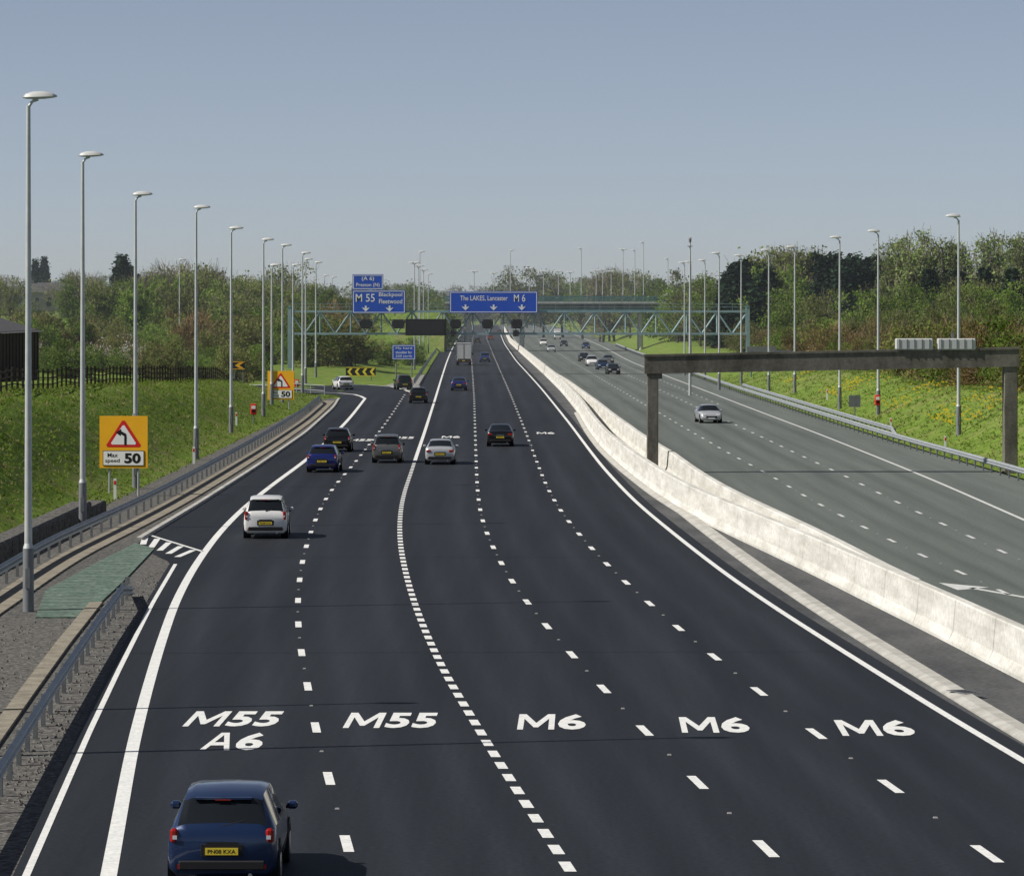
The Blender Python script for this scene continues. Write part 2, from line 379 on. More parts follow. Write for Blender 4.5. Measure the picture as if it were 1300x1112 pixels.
n=len(gp); mb.add([(x,y,.03) for x,y in gp]+[(x,y,-.03) for x,y in gp],[list(range(n))[::-1]]+[[i,(i+1)%n,n+(i+1)%n,n+i] for i in range(n)],GREENP)
for i in range(28):
    y=113+i*1.25
    xl=np.interp(y,[112.5,123,136,148],[-15.2,-16.2,-16.1,-15.6]); xr=np.interp(y,[112.5,128,144.5,148],[-13.2,-13,-13.7,-15]);
    mb.box(((xl+xr)/2,y,.032),(max(.1,xr-xl-.3),.05,.004),ASPH3)
mb.obj('green_paved_bay')
mb=MB(); gore=[(float(L2(400))-2.25,400),(-11.25,415),(-12.65,432),(-15.0,446.5),(-13.6,480),(float(L2(520))-2.6,520),(float(L2(520))-2.25,520),(float(L2(480))-2.25,480),(float(L2(440))-2.25,440)]
mb.add([(x,y,-.01) for x,y in gore],[list(range(len(gore)))],GRAVL); mb.obj('gravel_gore')
mb=MB()
for i in range(1300):
    y=70+62*R.random(); xg=float(G1(y)); x=R.uniform(-15.5,-12.2) if R.random()<.5 and y>88 else xg+R.uniform(-.5,.75)
    if y>111 and x<-12.6: continue
    q=R.uniform(.025,.06); a=R.random()*6.28
    mb.add([(x+q*math.cos(a+k*2.09),y+q*math.sin(a+k*2.09),-.02) for k in range(3)]+[(x,y,q*.6)],[[0,1,3],[1,2,3],[2,0,3]],STONE)
mb.obj('loose_stones')

# ------------------------------------------------------------ barriers
prof=[(-.34,-.03),(-.34,.08),(-.22,.34),(-.15,1.16),(-.12,1.2),(.12,1.2),(.15,1.16),(.22,.34),(.34,.08),(.34,-.03)]
mb=MB(); mb.sweep([(float(AB(y)),y,0) for y in Yr(45,1600,260)],prof,CONC)
def joints(m,f,ya,yb,step):
    y=ya
    while y<yb:
        x=float(f(y)); w_=.012
        P=[(.342,.08),(.222,.34),(.152,1.16),(.12,1.203)]
        vs=[]
        for u,zz in P: vs+=[(x-(u+.002),y-w_,zz),(x-(u+.002),y+w_,zz)]
        m.add(vs,[[2*i,2*i+1,2*i+3,2*i+2] for i in range(3)],CONCD)
        y+=step
joints(mb,AB,50,500,6)
mb.obj('concrete_central_barrier')
mb=MB(); mb.sweep([(float(BBar(y)),y,-.012) for y in Yr(112,465,170)],prof,CONC); joints(mb,BBar,135,400,6); mb.obj('concrete_central_barrier')

W=[(0,.44),(.0,.47),(.085,.52),(.085,.56),(.0,.61),(.085,.66),(.085,.70),(0,.75),(0,.78)]
def guardrail(f,ya,yb,side,step=3.2,zf=None,hs=1.0,end=True,name='guardrail',mt=GALV):
    m=MB(); ys=Yr(ya,yb,max(20,int((yb-ya)/4))); P=[]
    for y in ys:
        x=float(f(y)); z=(T(x,y)+.05) if zf is None else zf
        P.append((x,y,z))
    if end: P[0]=(P[0][0],P[0][1],P[0][2]-.45); P[-1]=(P[-1][0],P[-1][1],P[-1][2]-.45)
    m.sweep(P,[(side*(u+.07),w*hs) for u,w in W],mt,closed=False,smooth=False)
    y=ya+2
    while y<yb-1:
        x=float(f(y)); z=(T(x,y)+.05) if zf is None else zf
        m.box((x,y,z+.33*hs),(.09,.11,.76*hs),GALVD); m.box((x+side*.06,y,z+.6*hs),(.05,.16,.2),GALVD); y+=step
    return m.obj(name)
guardrail(G1,48,121,1,step=2.4,zf=0)
guardrail(lambda y:G2(y)+.0,80,368,1,step=3.2,zf=0)
guardrail(lambda y:RR(y)+.2,100,900,-1,zf=0)
guardrail(lambda y:RR(y)+1.3,262,420,-1,zf=.1)
guardrail(lambda y:L2(y)-3.0,445,900,1,zf=0)

# ------------------------------------------------------------ lamps
def lamp(x,y,zb,ht,side,double=False,thin=1.0):
    m=MB()
    m.cyl((0,0,-.1),(0,0,1.9),.17*thin,.165*thin,LAMPB,12); m.cyl((0,0,1.9),(0,0,2.05),.165*thin,.12*thin,LAMPC,12,False)
    m.cyl((0,0,2.05),(0,0,ht-.25),.12*thin,.065,LAMPC,12)
    m.box((0,-.168*thin,1.0),(.14,.02,.6),GALVD)
    for sd in ([side,-side] if double else [side]):
        m.cyl((0,0,ht-.3),(sd*.12,0,ht-.12),.05,.045,LAMPC,8); m.cyl((sd*.12,0,ht-.12),(sd*.3,0,ht-.06),.045,.045,LAMPC,8)
        ringx=[-.22,-.12,.1,.4,.68,.82]; wd=[.05,.12,.17,.19,.16,.05]; tz=[.03,.12,.18,.18,.12,.03]
        vs=[];n=10
        for i,rx in enumerate(ringx):
            for k in range(n):
                t=2*math.pi*k/n; zz=math.sin(t); vs.append((sd*(rx+.05),math.cos(t)*wd[i],ht+.0+(zz*tz[i] if zz>0 else zz*tz[i]*.35)+rx*.03))
        top=[];bot=[]
        for i in range(len(ringx)-1):
            for k in range(n):
                f=[i*n+k,i*n+(k+1)%n,(i+1)*n+(k+1)%n,(i+1)*n+k]
                (top if k<5 else bot).append(f)
        top+= [list(range(n)),[(len(ringx)-1)*n+k for k in range(n)]]
        m.add(vs,top,LAMPH,True); m.add(vs,bot,LAMPG,True)
    return m.obj('street_lamp',(x,y,zb))
for px,s,zt in ((36,41.9,15.55),(105,30.5,15.5),(172,25,14.9),(249,21,15.2),(293.5,17.8,14.8),(334.5,15.5,14.7),(358.5,13.7,14.9),(384,12.3,14.75),(345,14.3,12.9),(372,11.3,13.9),(388,10.6,14.9),(401,9.9,14.9)):
    x=(px-650)/s;y=F/s; zb=max(-.02,T(x,y)) if px>150 else 0
    if px>390: zb=T(x,y)
    lamp(x,y,zb,zt-zb,1)
lamp(-13.0,77.5,0,15.5,1); lamp(-13.4,86,0,9.5,1)
for px,ty in ((1217,275),(1115,294),(1066,302),(1009,314),(976,318),(941,325),(913,322),(895,331),(877,333),(869,334)):
    s=(390-ty)/5.95; x=(px-650)/s;y=F/s
    lamp(x,y,T(x,y),15.15-T(x,y),-1)
for px,ty,Y in ((533,320,640),(538,334,560),(546,338,610),(553,343,680),(564,348,760),(228,330,560),(412,350,700),(422,352,720)):
    s=F/Y; x=(px-650)/s; x=min(x,float(L2(Y))-4.4); z=T(x,Y); lamp(x,Y,z,9.2+(390-ty)/s-z,1,px in(538,546,553))
for px,ty,dbl in ((602,345,1),(627,347,1),(648,318,0),(672,341,1),(690,345,1),(709,345,1),(724,346,1),(738,316,0),(757,344,1),(765,343,1),(776,345,1),(791,317,1),(806,318,0),(817,308,0),(848,329,0)):
    s=F/(800+R.choice([-4.6,4.6])); x=(px-650)/s; lamp(x,F/s,10.0,9.2+(390-ty)/s-10,1 if px<700 else -1,bool(dbl),.75)
m=MB(); m.cyl((0,0,0),(0,0,16),.16,.08,LAMPC,10); m.box((0,0,15.6),(.5,.5,.08),GALVD); m.cyl((0,-.1,16),(0,-.1,16.5),.12,.16,GALVD,8); m.box((0,-.35,16.45),(.25,.5,.22),LAMPH,bev=.03)
s=84/6.9; m.obj('cctv_mast',((876-650)/s,F/s,T((876-650)/s,F/s)))

# ------------------------------------------------------------ concrete gantry
y=211; xl=(828-650)/22.8; xr=(1281-650)/22.8
m=MB(); zl,zr=6.45,6.85
def tapbox(x0,x1,yc,dy,z0a,z1a,z0b,z1b,mt):
    vs=[(x0,yc-dy/2,z0a),(x1,yc-dy/2,z0b),(x1,yc+dy/2,z0b),(x0,yc+dy/2,z0a),(x0,yc-dy/2,z1a),(x1,yc-dy/2,z1b),(x1,yc+dy/2,z1b),(x0,yc+dy/2,z1a)]
    m.add(vs,[[3,2,1,0],[4,5,6,7],[0,1,5,4],[1,2,6,5],[2,3,7,6],[3,0,4,7]],mt)
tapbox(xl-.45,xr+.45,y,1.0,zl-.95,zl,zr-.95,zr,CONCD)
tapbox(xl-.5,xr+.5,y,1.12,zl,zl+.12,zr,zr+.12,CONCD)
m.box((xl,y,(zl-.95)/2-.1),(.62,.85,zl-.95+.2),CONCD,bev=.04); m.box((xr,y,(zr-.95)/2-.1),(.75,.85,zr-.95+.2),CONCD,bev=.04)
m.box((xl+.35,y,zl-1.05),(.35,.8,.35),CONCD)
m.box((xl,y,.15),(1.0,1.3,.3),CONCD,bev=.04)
for a,b_ in ((1135,1182),(1188,1236)):
    x0=(a-650)/22.8;x1=(b_-650)/22.8
    m.box(((x0+x1)/2,y-.35,7.15),(x1-x0,.55,.62),LAMPH,bev=.05)
    for k in range(5): m.box((x0+.2+k*(x1-x0-.4)/4,y-.64,7.15),(.04,.03,.56),GALVD)
    m.box(((x0+x1)/2,y-.2,6.86),(.4,.3,.2),GALVD)
m.box(((1208-650)/22.8,y-.1,7.65),(.15,.1,.35),GALVD)
m.box(((990-650)/22.8,y,6.75),(1.2,.3,.1),GALVD)
m.obj('concrete_gantry')

# ------------------------------------------------------------ steel truss sign gantry
yg=521; s=9.25
m=MB(); xa=(368-650)/s; xb=(949-650)/s
zt0,zb0=8.6,5.55
for yy in (yg-.7,yg+.7):
    for zz in (zb0,zt0): m.box(((xa+xb)/2,yy,zz),(xb-xa,.24,.30),TRUSS)
    nseg=30; dx=(xb-xa)/nseg
    for i in range(nseg):
        x0=xa+i*dx
        m.cyl((x0,yy,zb0 if i%2 else zt0),(x0+dx,yy,zt0 if i%2 else zb0),.10,.10,TRUSS,5,False)
        if i%2==0: m.cyl((x0,yy,zb0),(x0,yy,zt0),.09,.09,TRUSS,5,False)
for i in range(31):
    x0=xa+i*dx
    for zz in (zb0,zt0): m.cyl((x0,yg-.7,zz),(x0,yg+.7,zz),.05,.05,TRUSS,5,False)
m.box(((xa+xb)/2,yg,zb0+.13),(xb-xa-.4,1.0,.05),GALVD)
for zz in (zt0+.6,zt0+1.05): m.box(((xa+xb)/2,yg+.75,zz),(xb-xa,.05,.05),TRUSS)
for i in range(32): m.box((xa+i*(xb-xa)/31,yg+.75,zt0+.55),(.05,.05,1.0),TRUSS)
for x0 in (xa,xb):
    for yy in (yg-.7,yg+.7): m.box((x0,yy,4.6),(.5,.42,9.4),TRUSS)
    m.box((x0,yg,2.5),(.2,1.0,.2),TEAL); m.box((x0,yg,9.15),(.5,1.9,.12),TEAL); m.box((x0,yg,.2),(1.3,2.4,.5),CONCD)
m.obj('truss_sign_gantry')
def panel(name,px0,px1,py0,py1,texts,arrows=(),yy=yg-1.15,mt=BLUE):
    x0=(px0-650)/s;x1=(px1-650)/s;z1=9.2+(390-py0)/s;z0=9.2+(390-py1)/s
    m=MB(); m.box(((x0+x1)/2,yy+.08,(z0+z1)/2),(x1-x0,.1,z1-z0),mt)
    b=.09; f=yy+.022
    for q in (((x0+x1)/2,z0+.14,x1-x0-.2,b),((x0+x1)/2,z1-.14,x1-x0-.2,b)): m.box((q[0],f,q[1]),(q[2],.02,q[3]),WHITE)
    for q in (x0+.14,x1-.14): m.box((q,f,(z0+z1)/2),(b,.02,z1-z0-.38),WHITE)
    for t,a,b1,c,d in texts:
        text_up(m,t,x0+(x1-x0)*a,x0+(x1-x0)*b1,z0+(z1-z0)*c,z0+(z1-z0)*d,f-.012,WHITE,.008)
    for ax_,zc in arrows:
        X=x0+(x1-x0)*ax_; Z=z0+(z1-z0)*zc
        m.add([(X-.12,f-.012,Z+.35),(X+.12,f-.012,Z+.35),(X+.12,f-.012,Z),(X+.55,f-.012,Z+.12),(X,f-.012,Z-.45),(X-.55,f-.012,Z+.12),(X-.12,f-.012,Z)],[[0,6,5,4,3,2,1]],WHITE)
    for k in (.2,.8): m.box((x0+(x1-x0)*k,yy+.25,(z0+z1)/2-.3),(.14,.2,(z1-z0)),GALVD)
    return m.obj(name)
panel('direction_sign',448,487,348.5,368,[('(A 6)',.3,.7,.54,.86),('Preston (N)',.12,.88,.14,.44)])
panel('direction_sign',448,515,368.6,398,[('M 55',.06,.42,.50,.84),('Blackpool',.5,.94,.68,.90),('Fleetwood',.5,.94,.42,.62)],[(.25,.22),(.7,.22)])
panel('direction_sign',571,682.5,370,397.5,[('The LAKES, Lancaster',.12,.66,.54,.80),('M 6',.73,.86,.52,.86)],[(.18,.27),(.5,.27),(.82,.27)])
def vms(px0,px1,py0,py1,name):
    x0=(px0-650)/s;x1=(px1-650)/s;z1=9.2+(390-py0)/s;z0=9.2+(390-py1)/s; m=MB()
    m.box(((x0+x1)/2,yg-1.2,(z0+z1)/2),(x1-x0,.45,z1-z0),BLACK,bev=.05); m.box(((x0+x1)/2,yg-1.44,(z0+z1)/2),((x1-x0)*.86,.02,(z1-z0)*.8),TRIM)
    m.box(((x0+x1)/2,yg-.85,(z0+z1)/2),(.4,.3,.5),GALVD)
    if x1-x0<3:
        for kx in (x0+.12,x1-.12):
            for kz in (z0+.15,z1-.15): m.cyl((kx,yg-1.47,kz),(kx,yg-1.44,kz),.09,.09,GALVD,8)
    m.obj(name)
vms(515,567,405,426,'variable_message_sign')
for c in (465,506,578.5,619,656): vms(c-8 if c<570 else c-7,c+8 if c<570 else c+7,405.5,417,'lane_signal')
for c in (655,575): vms(c-4,c+4,419,427,'lane_signal')

m=MB(); yy=500; s2=F/yy; x0=(498-650)/s2;x1=(527.5-650)/s2;z1=9.2-(438-390)/s2;z0=9.2-(456.5-390)/s2
m.box(((x0+x1)/2,0,(z0+z1)/2),(x1-x0,.1,z1-z0),BLUE)
for q in (z0+.1,z1-.1): m.box(((x0+x1)/2,-.06,q),(x1-x0-.1,.02,.07),WHITE)
for q in (x0+.1,x1-.1): m.box((q,-.06,(z0+z1)/2),(.07,.02,z1-z0-.27),WHITE)
for k,t in enumerate(('My hard','shoulder for','220 yards')): text_up(m,t,x0+.45,x1-.45,z1-.62-k*.52,z1-.28-k*.52,-.075,WHITE,.008)
for q in (x0+.5,x1-.5): m.cyl((q,.12,0),(q,.12,z1),.08,.08,GALVD,8)
m.obj('information_sign',(0,yy,0))

def chevron(xc,y,zb,w,h,post,n,c2=YEL):
    m=MB(); m.box((0,0,post+h/2),(w,.06,h),BLACK)
    m.box((0,-.035,post+.05),(w-.04,.015,.08),c2); m.box((0,-.035,post+h-.05),(w-.04,.015,.08),c2)
    st=w/n
    for k in range(n):
        x=-w/2+st*(k+.2); d=st*.35; t=st*.35; hh=h/2-.14
        for sgn in (1,-1):
            pts=[(x,-.05,post+h/2),(x+t,-.05,post+h/2),(x+t+d,-.05,post+h/2+sgn*hh),(x+d,-.05,post+h/2+sgn*hh)]
            m.add(pts,[[0,1,2,3]],c2)
    for q in (-w*.35,w*.35): m.cyl((q,.07,-.2),(q,.07,post+h),.05,.05,GALVD,8)
    m.obj('chevron_sign',(xc,y,zb))
yy=475; s2=F/yy; chevron((458-650)/s2,yy,T((458-650)/s2,yy),38/s2,1.15,.55,4)
yy=430; s2=F/yy; x=(303-650)/s2; chevron(x,yy,T(x,yy),16/s2,.9,9.2-79/s2-T(x,yy),1,c2=AMBER)

def warn(x,y,zb,w,h,z0):
    m=MB(); m.box((0,0,z0+h/2),(w,.06,h),AMBER)
    def poly(pts,d,mt): m.add([(p[0],-.03-d,p[1]) for p in pts],[list(range(len(pts)))],mt)
    tc_=z0+h*.40; th=h*.55; tw=w*.78
    def tri(k):
        cz=tc_+th/3; base=[(-tw/2,tc_),(tw/2,tc_),(0,tc_+th)]
        P=[]
        for i,p in enumerate(base):
            for j in (i-1,i+1):
                q=base[j%3]; P.append((p[0]*.93+q[0]*.07,p[1]*.93+q[1]*.07))
        return [((p[0])*k,cz+(p[1]-cz)*k) for p in P]
    poly(tri(1.0),.006,RED); poly(tri(.72),.012,WHITE)
    c=tc_+th*.08; u=th*.5
    poly([(.05*u,c),(.22*u,c),(.22*u,c+.5*u),(.10*u,c+.72*u),(.05*u,c+.55*u)],.018,BLACK)
    poly([(.22*u,c+.501*u),(.18*u,c+.78*u),(-.18*u,c+.98*u),(-.28*u,c+.82*u),(.06*u,c+.6*u)],.021,BLACK)
    poly([(-.16*u,c+1.12*u),(-.55*u,c+.86*u),(-.20*u,c+.62*u)],.018,BLACK)
    m.box((0,-.04,z0+h*.19),(w*.86,.03,h*.29),BLACK); m.box((0,-.058,z0+h*.19),(w*.86-.06,.02,h*.29-.06),WHITE)
    text_up(m,'Max',-w*.33,-w*.12,z0+h*.21,z0+h*.29,-.075,BLACK,.005); text_up(m,'speed',-w*.38,-w*.08,z0+h*.09,z0+h*.18,-.075,BLACK,.005)
    text_up(m,'50',w*.02,w*.36,z0+h*.09,z0+h*.29,-.075,BLACK,.04)
    for q in (-w*.3,w*.3): m.cyl((q,.08,-.5),(q,.08,z0+h*1.0),.055,.055,GALV,10)
    m.cyl((w*.2,.08,z0+h),(w*.2,.08,z0+h+.12),.05,.05,GALV,8)
    m.obj('bend_warning_sign',(x,y,zb),-.10)
s2=26.; warn((157-650)/s2,F/s2,0,2.38,2.54,1.35)
s2=14.3; warn((356.5-650)/s2,F/s2,0,2.38,2.54,1.0)

def phone(px,s2,w=.45):
    m=MB(); m.cyl((0,0,0),(0,0,.8),.05,.05,GALVD,8); m.box((0,0,1.15),(w,.4,.8),RED,bev=.05); m.box((0,-.205,1.3),(w*.7,.02,.25),WHITE); m.box((0,-.205,1.0),(w*.6,.02,.2),BLACK)
    x,y=(px-650)/s2,F/s2; m.obj('emergency_phone',(x,y,T(x,y)+.1))
phone(322,16.5); phone(1114,16.2,.4); phone(377,12.0)
def marker(px,s2,h=1.0,c=WHITE):
    m=MB(); m.box((0,0,h/2),(.14,.06,h),c); m.box((0,-.035,h*.8),(.1,.01,.18),RED); x,y=(px-650)/s2,F/s2; m.obj('marker_post',(x,y,max(0,T(x,y))))
for px,s2 in ((146,26.5),(1131,17.5),(1050,14),(246,21.6),(300,17),(1200,20)): marker(px,s2)
m=MB(); m.cyl((0,0,0),(0,0,1.9),.05,.05,GALVD); m.box((0,0,2.0),(.9,.08,.9),GALVD); s2=16.5; x,y=(1085-650)/s2,F/s2; m.obj('small_road_sign',(x,y,T(x,y)))
m=MB()
for q in (-1.2,1.2): m.cyl((q,0,0),(q,0,3.4),.07,.07,TEAL)
m.box((0,-.1,2.6),(3.4,.08,1.9),GALVD); m.box((0,-.16,3.0),(3.2,.04,.06),LAMPB); s2=11; x,y=(967-650)/s2,F/s2; m.obj('traffic_sign',(x,y,T(x,y)))
m=MB(); 
for i in range(22):
    y=128+i*2.02; h=.85*(1 if i<19 else .7); m.box((-18.75,y,h/2-.1),(.9,1.95,h),GRAVEL,bev=.08)
m.obj('gabion_wall')

m=MB(); pts=[]
yv=150
while yv<400: pts.append((-28.6,yv)); yv+=2.4
pts+= [(-28.6-(k*2.2),400+k*1.0) for k in range(1,14)]
for i,(x,y) in enumerate(pts):
    z=T(x,y); m.box((x,y,z+.62+R.uniform(-.04,.04)),(.12,.12,1.35),WOOD,rz=R.uniform(-.2,.2))
    if i:
        x0,y0=pts[i-1]; z0=T(x0,y0)
        for hh in (.35,.75,1.12):
            m.cyl((x0,y0,z0+hh),(x,y,z+hh),.045,.045,WOOD,4,False,False)
m.obj('post_and_rail_fence')
m=MB()
for i in range(12):
    x=-19.5-i*1.5;y=395+i*.8;z=T(x,y); m.cyl((x,y,z),(x,y,z+1.1),.04,.04,GALV,6)
    if i: 
        for hh in (.55,1.1): m.cyl((x,y,z+hh),(x+1.5,y-.8,T(x+1.5,y-.8)+hh),.03,.03,GALV,6,False)
m.obj('steel_railing')

# ------------------------------------------------------------ bridge
yb=800; m=MB()
xa,xb=-14,60
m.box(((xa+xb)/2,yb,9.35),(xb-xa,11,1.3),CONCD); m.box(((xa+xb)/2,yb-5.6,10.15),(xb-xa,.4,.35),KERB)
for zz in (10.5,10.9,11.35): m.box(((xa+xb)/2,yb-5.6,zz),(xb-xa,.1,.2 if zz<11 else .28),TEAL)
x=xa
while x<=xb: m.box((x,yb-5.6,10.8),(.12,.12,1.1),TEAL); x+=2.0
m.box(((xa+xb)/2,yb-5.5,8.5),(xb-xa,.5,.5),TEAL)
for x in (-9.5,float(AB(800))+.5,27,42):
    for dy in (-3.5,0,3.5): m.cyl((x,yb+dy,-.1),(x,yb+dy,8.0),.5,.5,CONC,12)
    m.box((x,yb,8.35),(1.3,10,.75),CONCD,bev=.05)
m.obj('road_bridge')
m=MB()
for x0,sg in ((xa,-1),(xb,1)):
    L_=46
    vs=[(x0,yb-6,8.6),(x0+sg*L_*2,yb-6,6.5),(x0+sg*L_*2,yb+6,6.5),(x0,yb+6,8.6),(x0,yb-18,-.2),(x0+sg*L_*2,yb-18,-.2),(x0+sg*L_*2,yb+18,-.2),(x0,yb+18,-.2)]
    m.add(vs,[[0,1,2,3],[0,4,5,1],[3,2,6,7],[0,3,7,4],[1,5,6,2]],GM)
m.obj('bridge_embankment')

# ------------------------------------------------------------ buildings
BR=mat('dark_brick',(.07,.045,.035),.9,var=.25,scale=3); SLATE=mat('slate_roof',(.10,.10,.105),.8,var=.2,scale=4); RENDER=mat('cream_render',(.30,.28,.24),.9,var=.12,scale=1); WIN=mat('window_glass',(.03,.035,.045),.1,spec=.6); FRM=mat('window_frame',(.45,.44,.42),.6)
def house(name,x,y,z,w,d,h,rh,wall,roof,nw,rz=0):
    m=MB(); m.box((0,0,h/2-.5),(w,d,h+1),wall)
    vs=[(-w/2-.3,-d/2-.35,h-.1),(w/2+.3,-d/2-.35,h-.1),(w/2+.3,d/2+.35,h-.1),(-w/2-.3,d/2+.35,h-.1),(-w/2-.3,0,h+rh),(w/2+.3,0,h+rh)]
    m.add(vs,[[0,1,5,4],[2,3,4,5],[0,3,2,1]],roof); m.add([(-w/2,-d/2,h),(-w/2,d/2,h),(-w/2,0,h+rh-.15)],[[0,1,2]],wall); m.add([(w/2,-d/2,h),(w/2,d/2,h),(w/2,0,h+rh-.15)],[[0,1,2]],wall)
    for i in range(nw):
        xx=-w/2+w*(i+.5)/nw
        for zz in ((1.2,3.6) if h>4.5 else (1.5,)):
            if i==nw//2 and zz<2: m.box((xx,-d/2-.02,1.0),(1.0,.08,2.1),WOOD)
            else: m.box((xx,-d/2-.02,zz),(1.1,.08,1.2),FRM); m.box((xx,-d/2-.07,zz),(.95,.04,1.05),WIN)
    for q in (-w/2+.7,w/2-.7): m.box((q,0,h+rh),(.7,.6,1.3),wall); 
    m.obj(name,(x,y,z),rz)
m=MB(); w,d,h=12,26,5.0
BC=mat('corrugated_cladding',(.045,.045,.05),.7,var=.3,scale=2,stretch=(4,4,.2)); 
m.box((0,0,h/2-1),(w,d,h+2),BR)
for i in range(13): m.box((w/2+.03,-d/2+1+i*2,2.5),(.06,.14,5),BC)
for sgn in(-1,1): m.add([(sgn*(w/2+.4),-d/2-.3,h-.15),(sgn*(w/2+.4),d/2+.3,h-.15),(0,d/2+.3,h+1.9),(0,-d/2-.3,h+1.9)],[[0,1,2,3]],SLATE)
for yy_ in (-d/2,d/2): m.add([(-w/2,yy_,h),(w/2,yy_,h),(0,yy_,h+1.75)],[[0,1,2]],BR)
m.box((0,-d/2-.04,1.7),(3.6,.08,3.4),BC)
m.obj('farm_barn',(-46.5,312,T(-46,312)-1.0))
house('farmhouse',(60-650)*900/F,900,9.4,8.5,6,3.4,2.2,RENDER,SLATE,3,.25)
s2=4.6; house('brick_house',(556-650)/s2,F/s2,2.5,9,7,5,3,BR,SLATE,3)

# ------------------------------------------------------------ vegetation
def fol(name,c1,c2,rnd=.30,tr=.4): return mat(name,c1,.9,spec=.1,col2=c2,scale=5.5,detail=3,objrand=rnd,transl=tr)
BARK=mat('bark',(.09,.08,.065),.95,var=.3,scale=8); TWIG=mat('twigs',(.16,.14,.10),.95,spec=.1,col2=(.25,.22,.16),scale=6,objrand=.25)
TWIGR=mat('shrub_twigs',(.16,.11,.06),.95,spec=.1,col2=(.26,.185,.105),scale=6,objrand=.25)
LG=fol('spring_leaf',(.09,.155,.026),(.22,.31,.06)); LO=fol('olive_leaf',(.11,.145,.036),(.22,.25,.075)); LD=fol('conifer_needles',(.012,.030,.018),(.034,.066,.032),tr=.1)
LP=fol('poplar_leaf',(.19,.26,.085),(.30,.37,.14)); LH=fol('hazed_leaf',(.12,.155,.095),(.20,.235,.15)); LHB=fol('hazed_twigs',(.18,.178,.16),(.25,.245,.23)); LHD=fol('hazed_conifer',(.045,.075,.065),(.08,.11,.095))  # far-tree colours paled toward blue-grey: aerial haze painted into the base colour
LR=fol('rust_leaf',(.19,.14,.05),(.31,.24,.09)); LW=fol('white_blossom',(.50,.50,.44),(.70,.70,.65))
def build_tree(name,seed,kind,leafm,twigm,nclump=44,nleaf=80,ntwig=30,lsize=.02):
    r=np.random.default_rng(seed)
    mats=[BARK,leafm,twigm]
    mb=MB()
    if kind=='dec': c0,rad,tr=.60,np.array([.30,.30,.38]),.22
    elif kind=='wide': c0,rad,tr=.58,np.array([.42,.42,.38]),.2
    elif kind=='poplar': c0,rad,tr=.56,np.array([.15,.15,.44]),.15
    elif kind=='bush': c0,rad,tr=.42,np.array([.55,.55,.52]),.05
    elif kind=='con': c0,rad,tr=.55,np.array([.2,.2,.45]),.1
    C=[]
    for i in range(nclump):
        d=r.normal(size=3); d/=np.linalg.norm(d); q=d*(r.random()**.45)*rad*(1+.22*r.normal())
        p=np.array([0,0,c0])+q
        if kind=='con':
            t=(i+.5)/nclump; z=.08+.9*t; a=i*2.4; rr=(.21*(1-t)**.8+.012)*(.6+.5*r.random()); p=np.array([math.cos(a)*rr,math.sin(a)*rr,z])
        if p[2]<.05: p[2]=.05+.1*r.random()
        if kind=='poplar': p[0]*=1.25-p[2]*.55; p[1]*=1.25-p[2]*.55
        C.append(p)
    C=np.array(C); C[:,2]=np.minimum(C[:,2],.97)
    th=.95 if kind in('con','poplar') else .62
    if kind!='bush':
        bx,by=r.normal(size=2)*.015; mb.cyl((0,0,-.04),(bx,by,th*.5),.022,.015,BARK,7,False); mb.cyl((bx,by,th*.5),(bx*2,by*2,th),.015,.003,BARK,6,False)
    for p in C:
        if kind=='bush': a=np.array([r.normal()*.06,r.normal()*.06,0])
        else: a=np.array([bx,by,min(th,max(tr,p[2]*(.5 if kind!='con' else .95)))])
        mid=(a+p)/2+np.array([0,0,-.02]); r0=.008 if kind!='bush' else .012
        mb.cyl(a,mid,r0,r0*.6,BARK,4,False); mb.cyl(mid,p,r0*.6,r0*.25,BARK,3,False)
    base=len(mb.v)
    V=[np.array(mb.v)]; F4=[f for f in mb.f]; MI=[0]*len(F4)
    def addq(cen,U_,W_,idx):
        nonlocal base
        n=len(cen); q=np.stack([cen-U_-W_,cen+U_-W_,cen+U_+W_,cen-U_+W_],1).reshape(-1,3); V.append(q)
        F4.extend((np.arange(n*4).reshape(n,4)+base).tolist()); MI.extend([idx]*n); base+=n*4
    sg={'dec':.052,'wide':.06,'poplar':.035,'bush':.11,'con':.028}[kind]
    if nleaf:
        n=nclump*nleaf; cen=np.repeat(C,nleaf,0)+r.normal(size=(n,3))*sg*np.repeat(.6+.8*r.random((nclump,1)),nleaf,0)*np.array([1,1,.8])
        cen[:,2]=np.clip(cen[:,2],.01,1.05)
        a=r.normal(size=(n,3));a/=np.linalg.norm(a,axis=1,keepdims=True); b_=r.normal(size=(n,3)); b_=np.cross(a,b_); b_/=np.linalg.norm(b_,axis=1,keepdims=True)
        sz=lsize*(.5+.8*r.random((n,1)))
        if kind=='con': a[:,2]*=.3
        addq(cen,a*sz*.6,b_*sz*.45,1)
    if ntwig:
        n=nclump*ntwig; cen=np.repeat(C,ntwig,0)+r.normal(size=(n,3))*sg*.9
        cen[:,2]=np.clip(cen[:,2],.01,1.02)
        d=cen-np.array([0,0,.25]); d/=np.linalg.norm(d,axis=1,keepdims=True)+1e-6; d=d+r.normal(size=(n,3))*.35; d[:,2]+=.35
        d/=np.linalg.norm(d,axis=1,keepdims=True); w=np.cross(d,r.normal(size=(n,3))); w/=np.linalg.norm(w,axis=1,keepdims=True)
        k=1.6 if kind=='bush' else 1
        addq(cen,d*(.025+.03*r.random((n,1)))*k,w*.0018*k,2)
    me=bpy.data.meshes.new(name); me.from_pydata(np.concatenate(V).tolist(),[],F4)
    for q in mats: me.materials.append(q)
    me.polygons.foreach_set('material_index',MI); me.update(); return me
TR={}
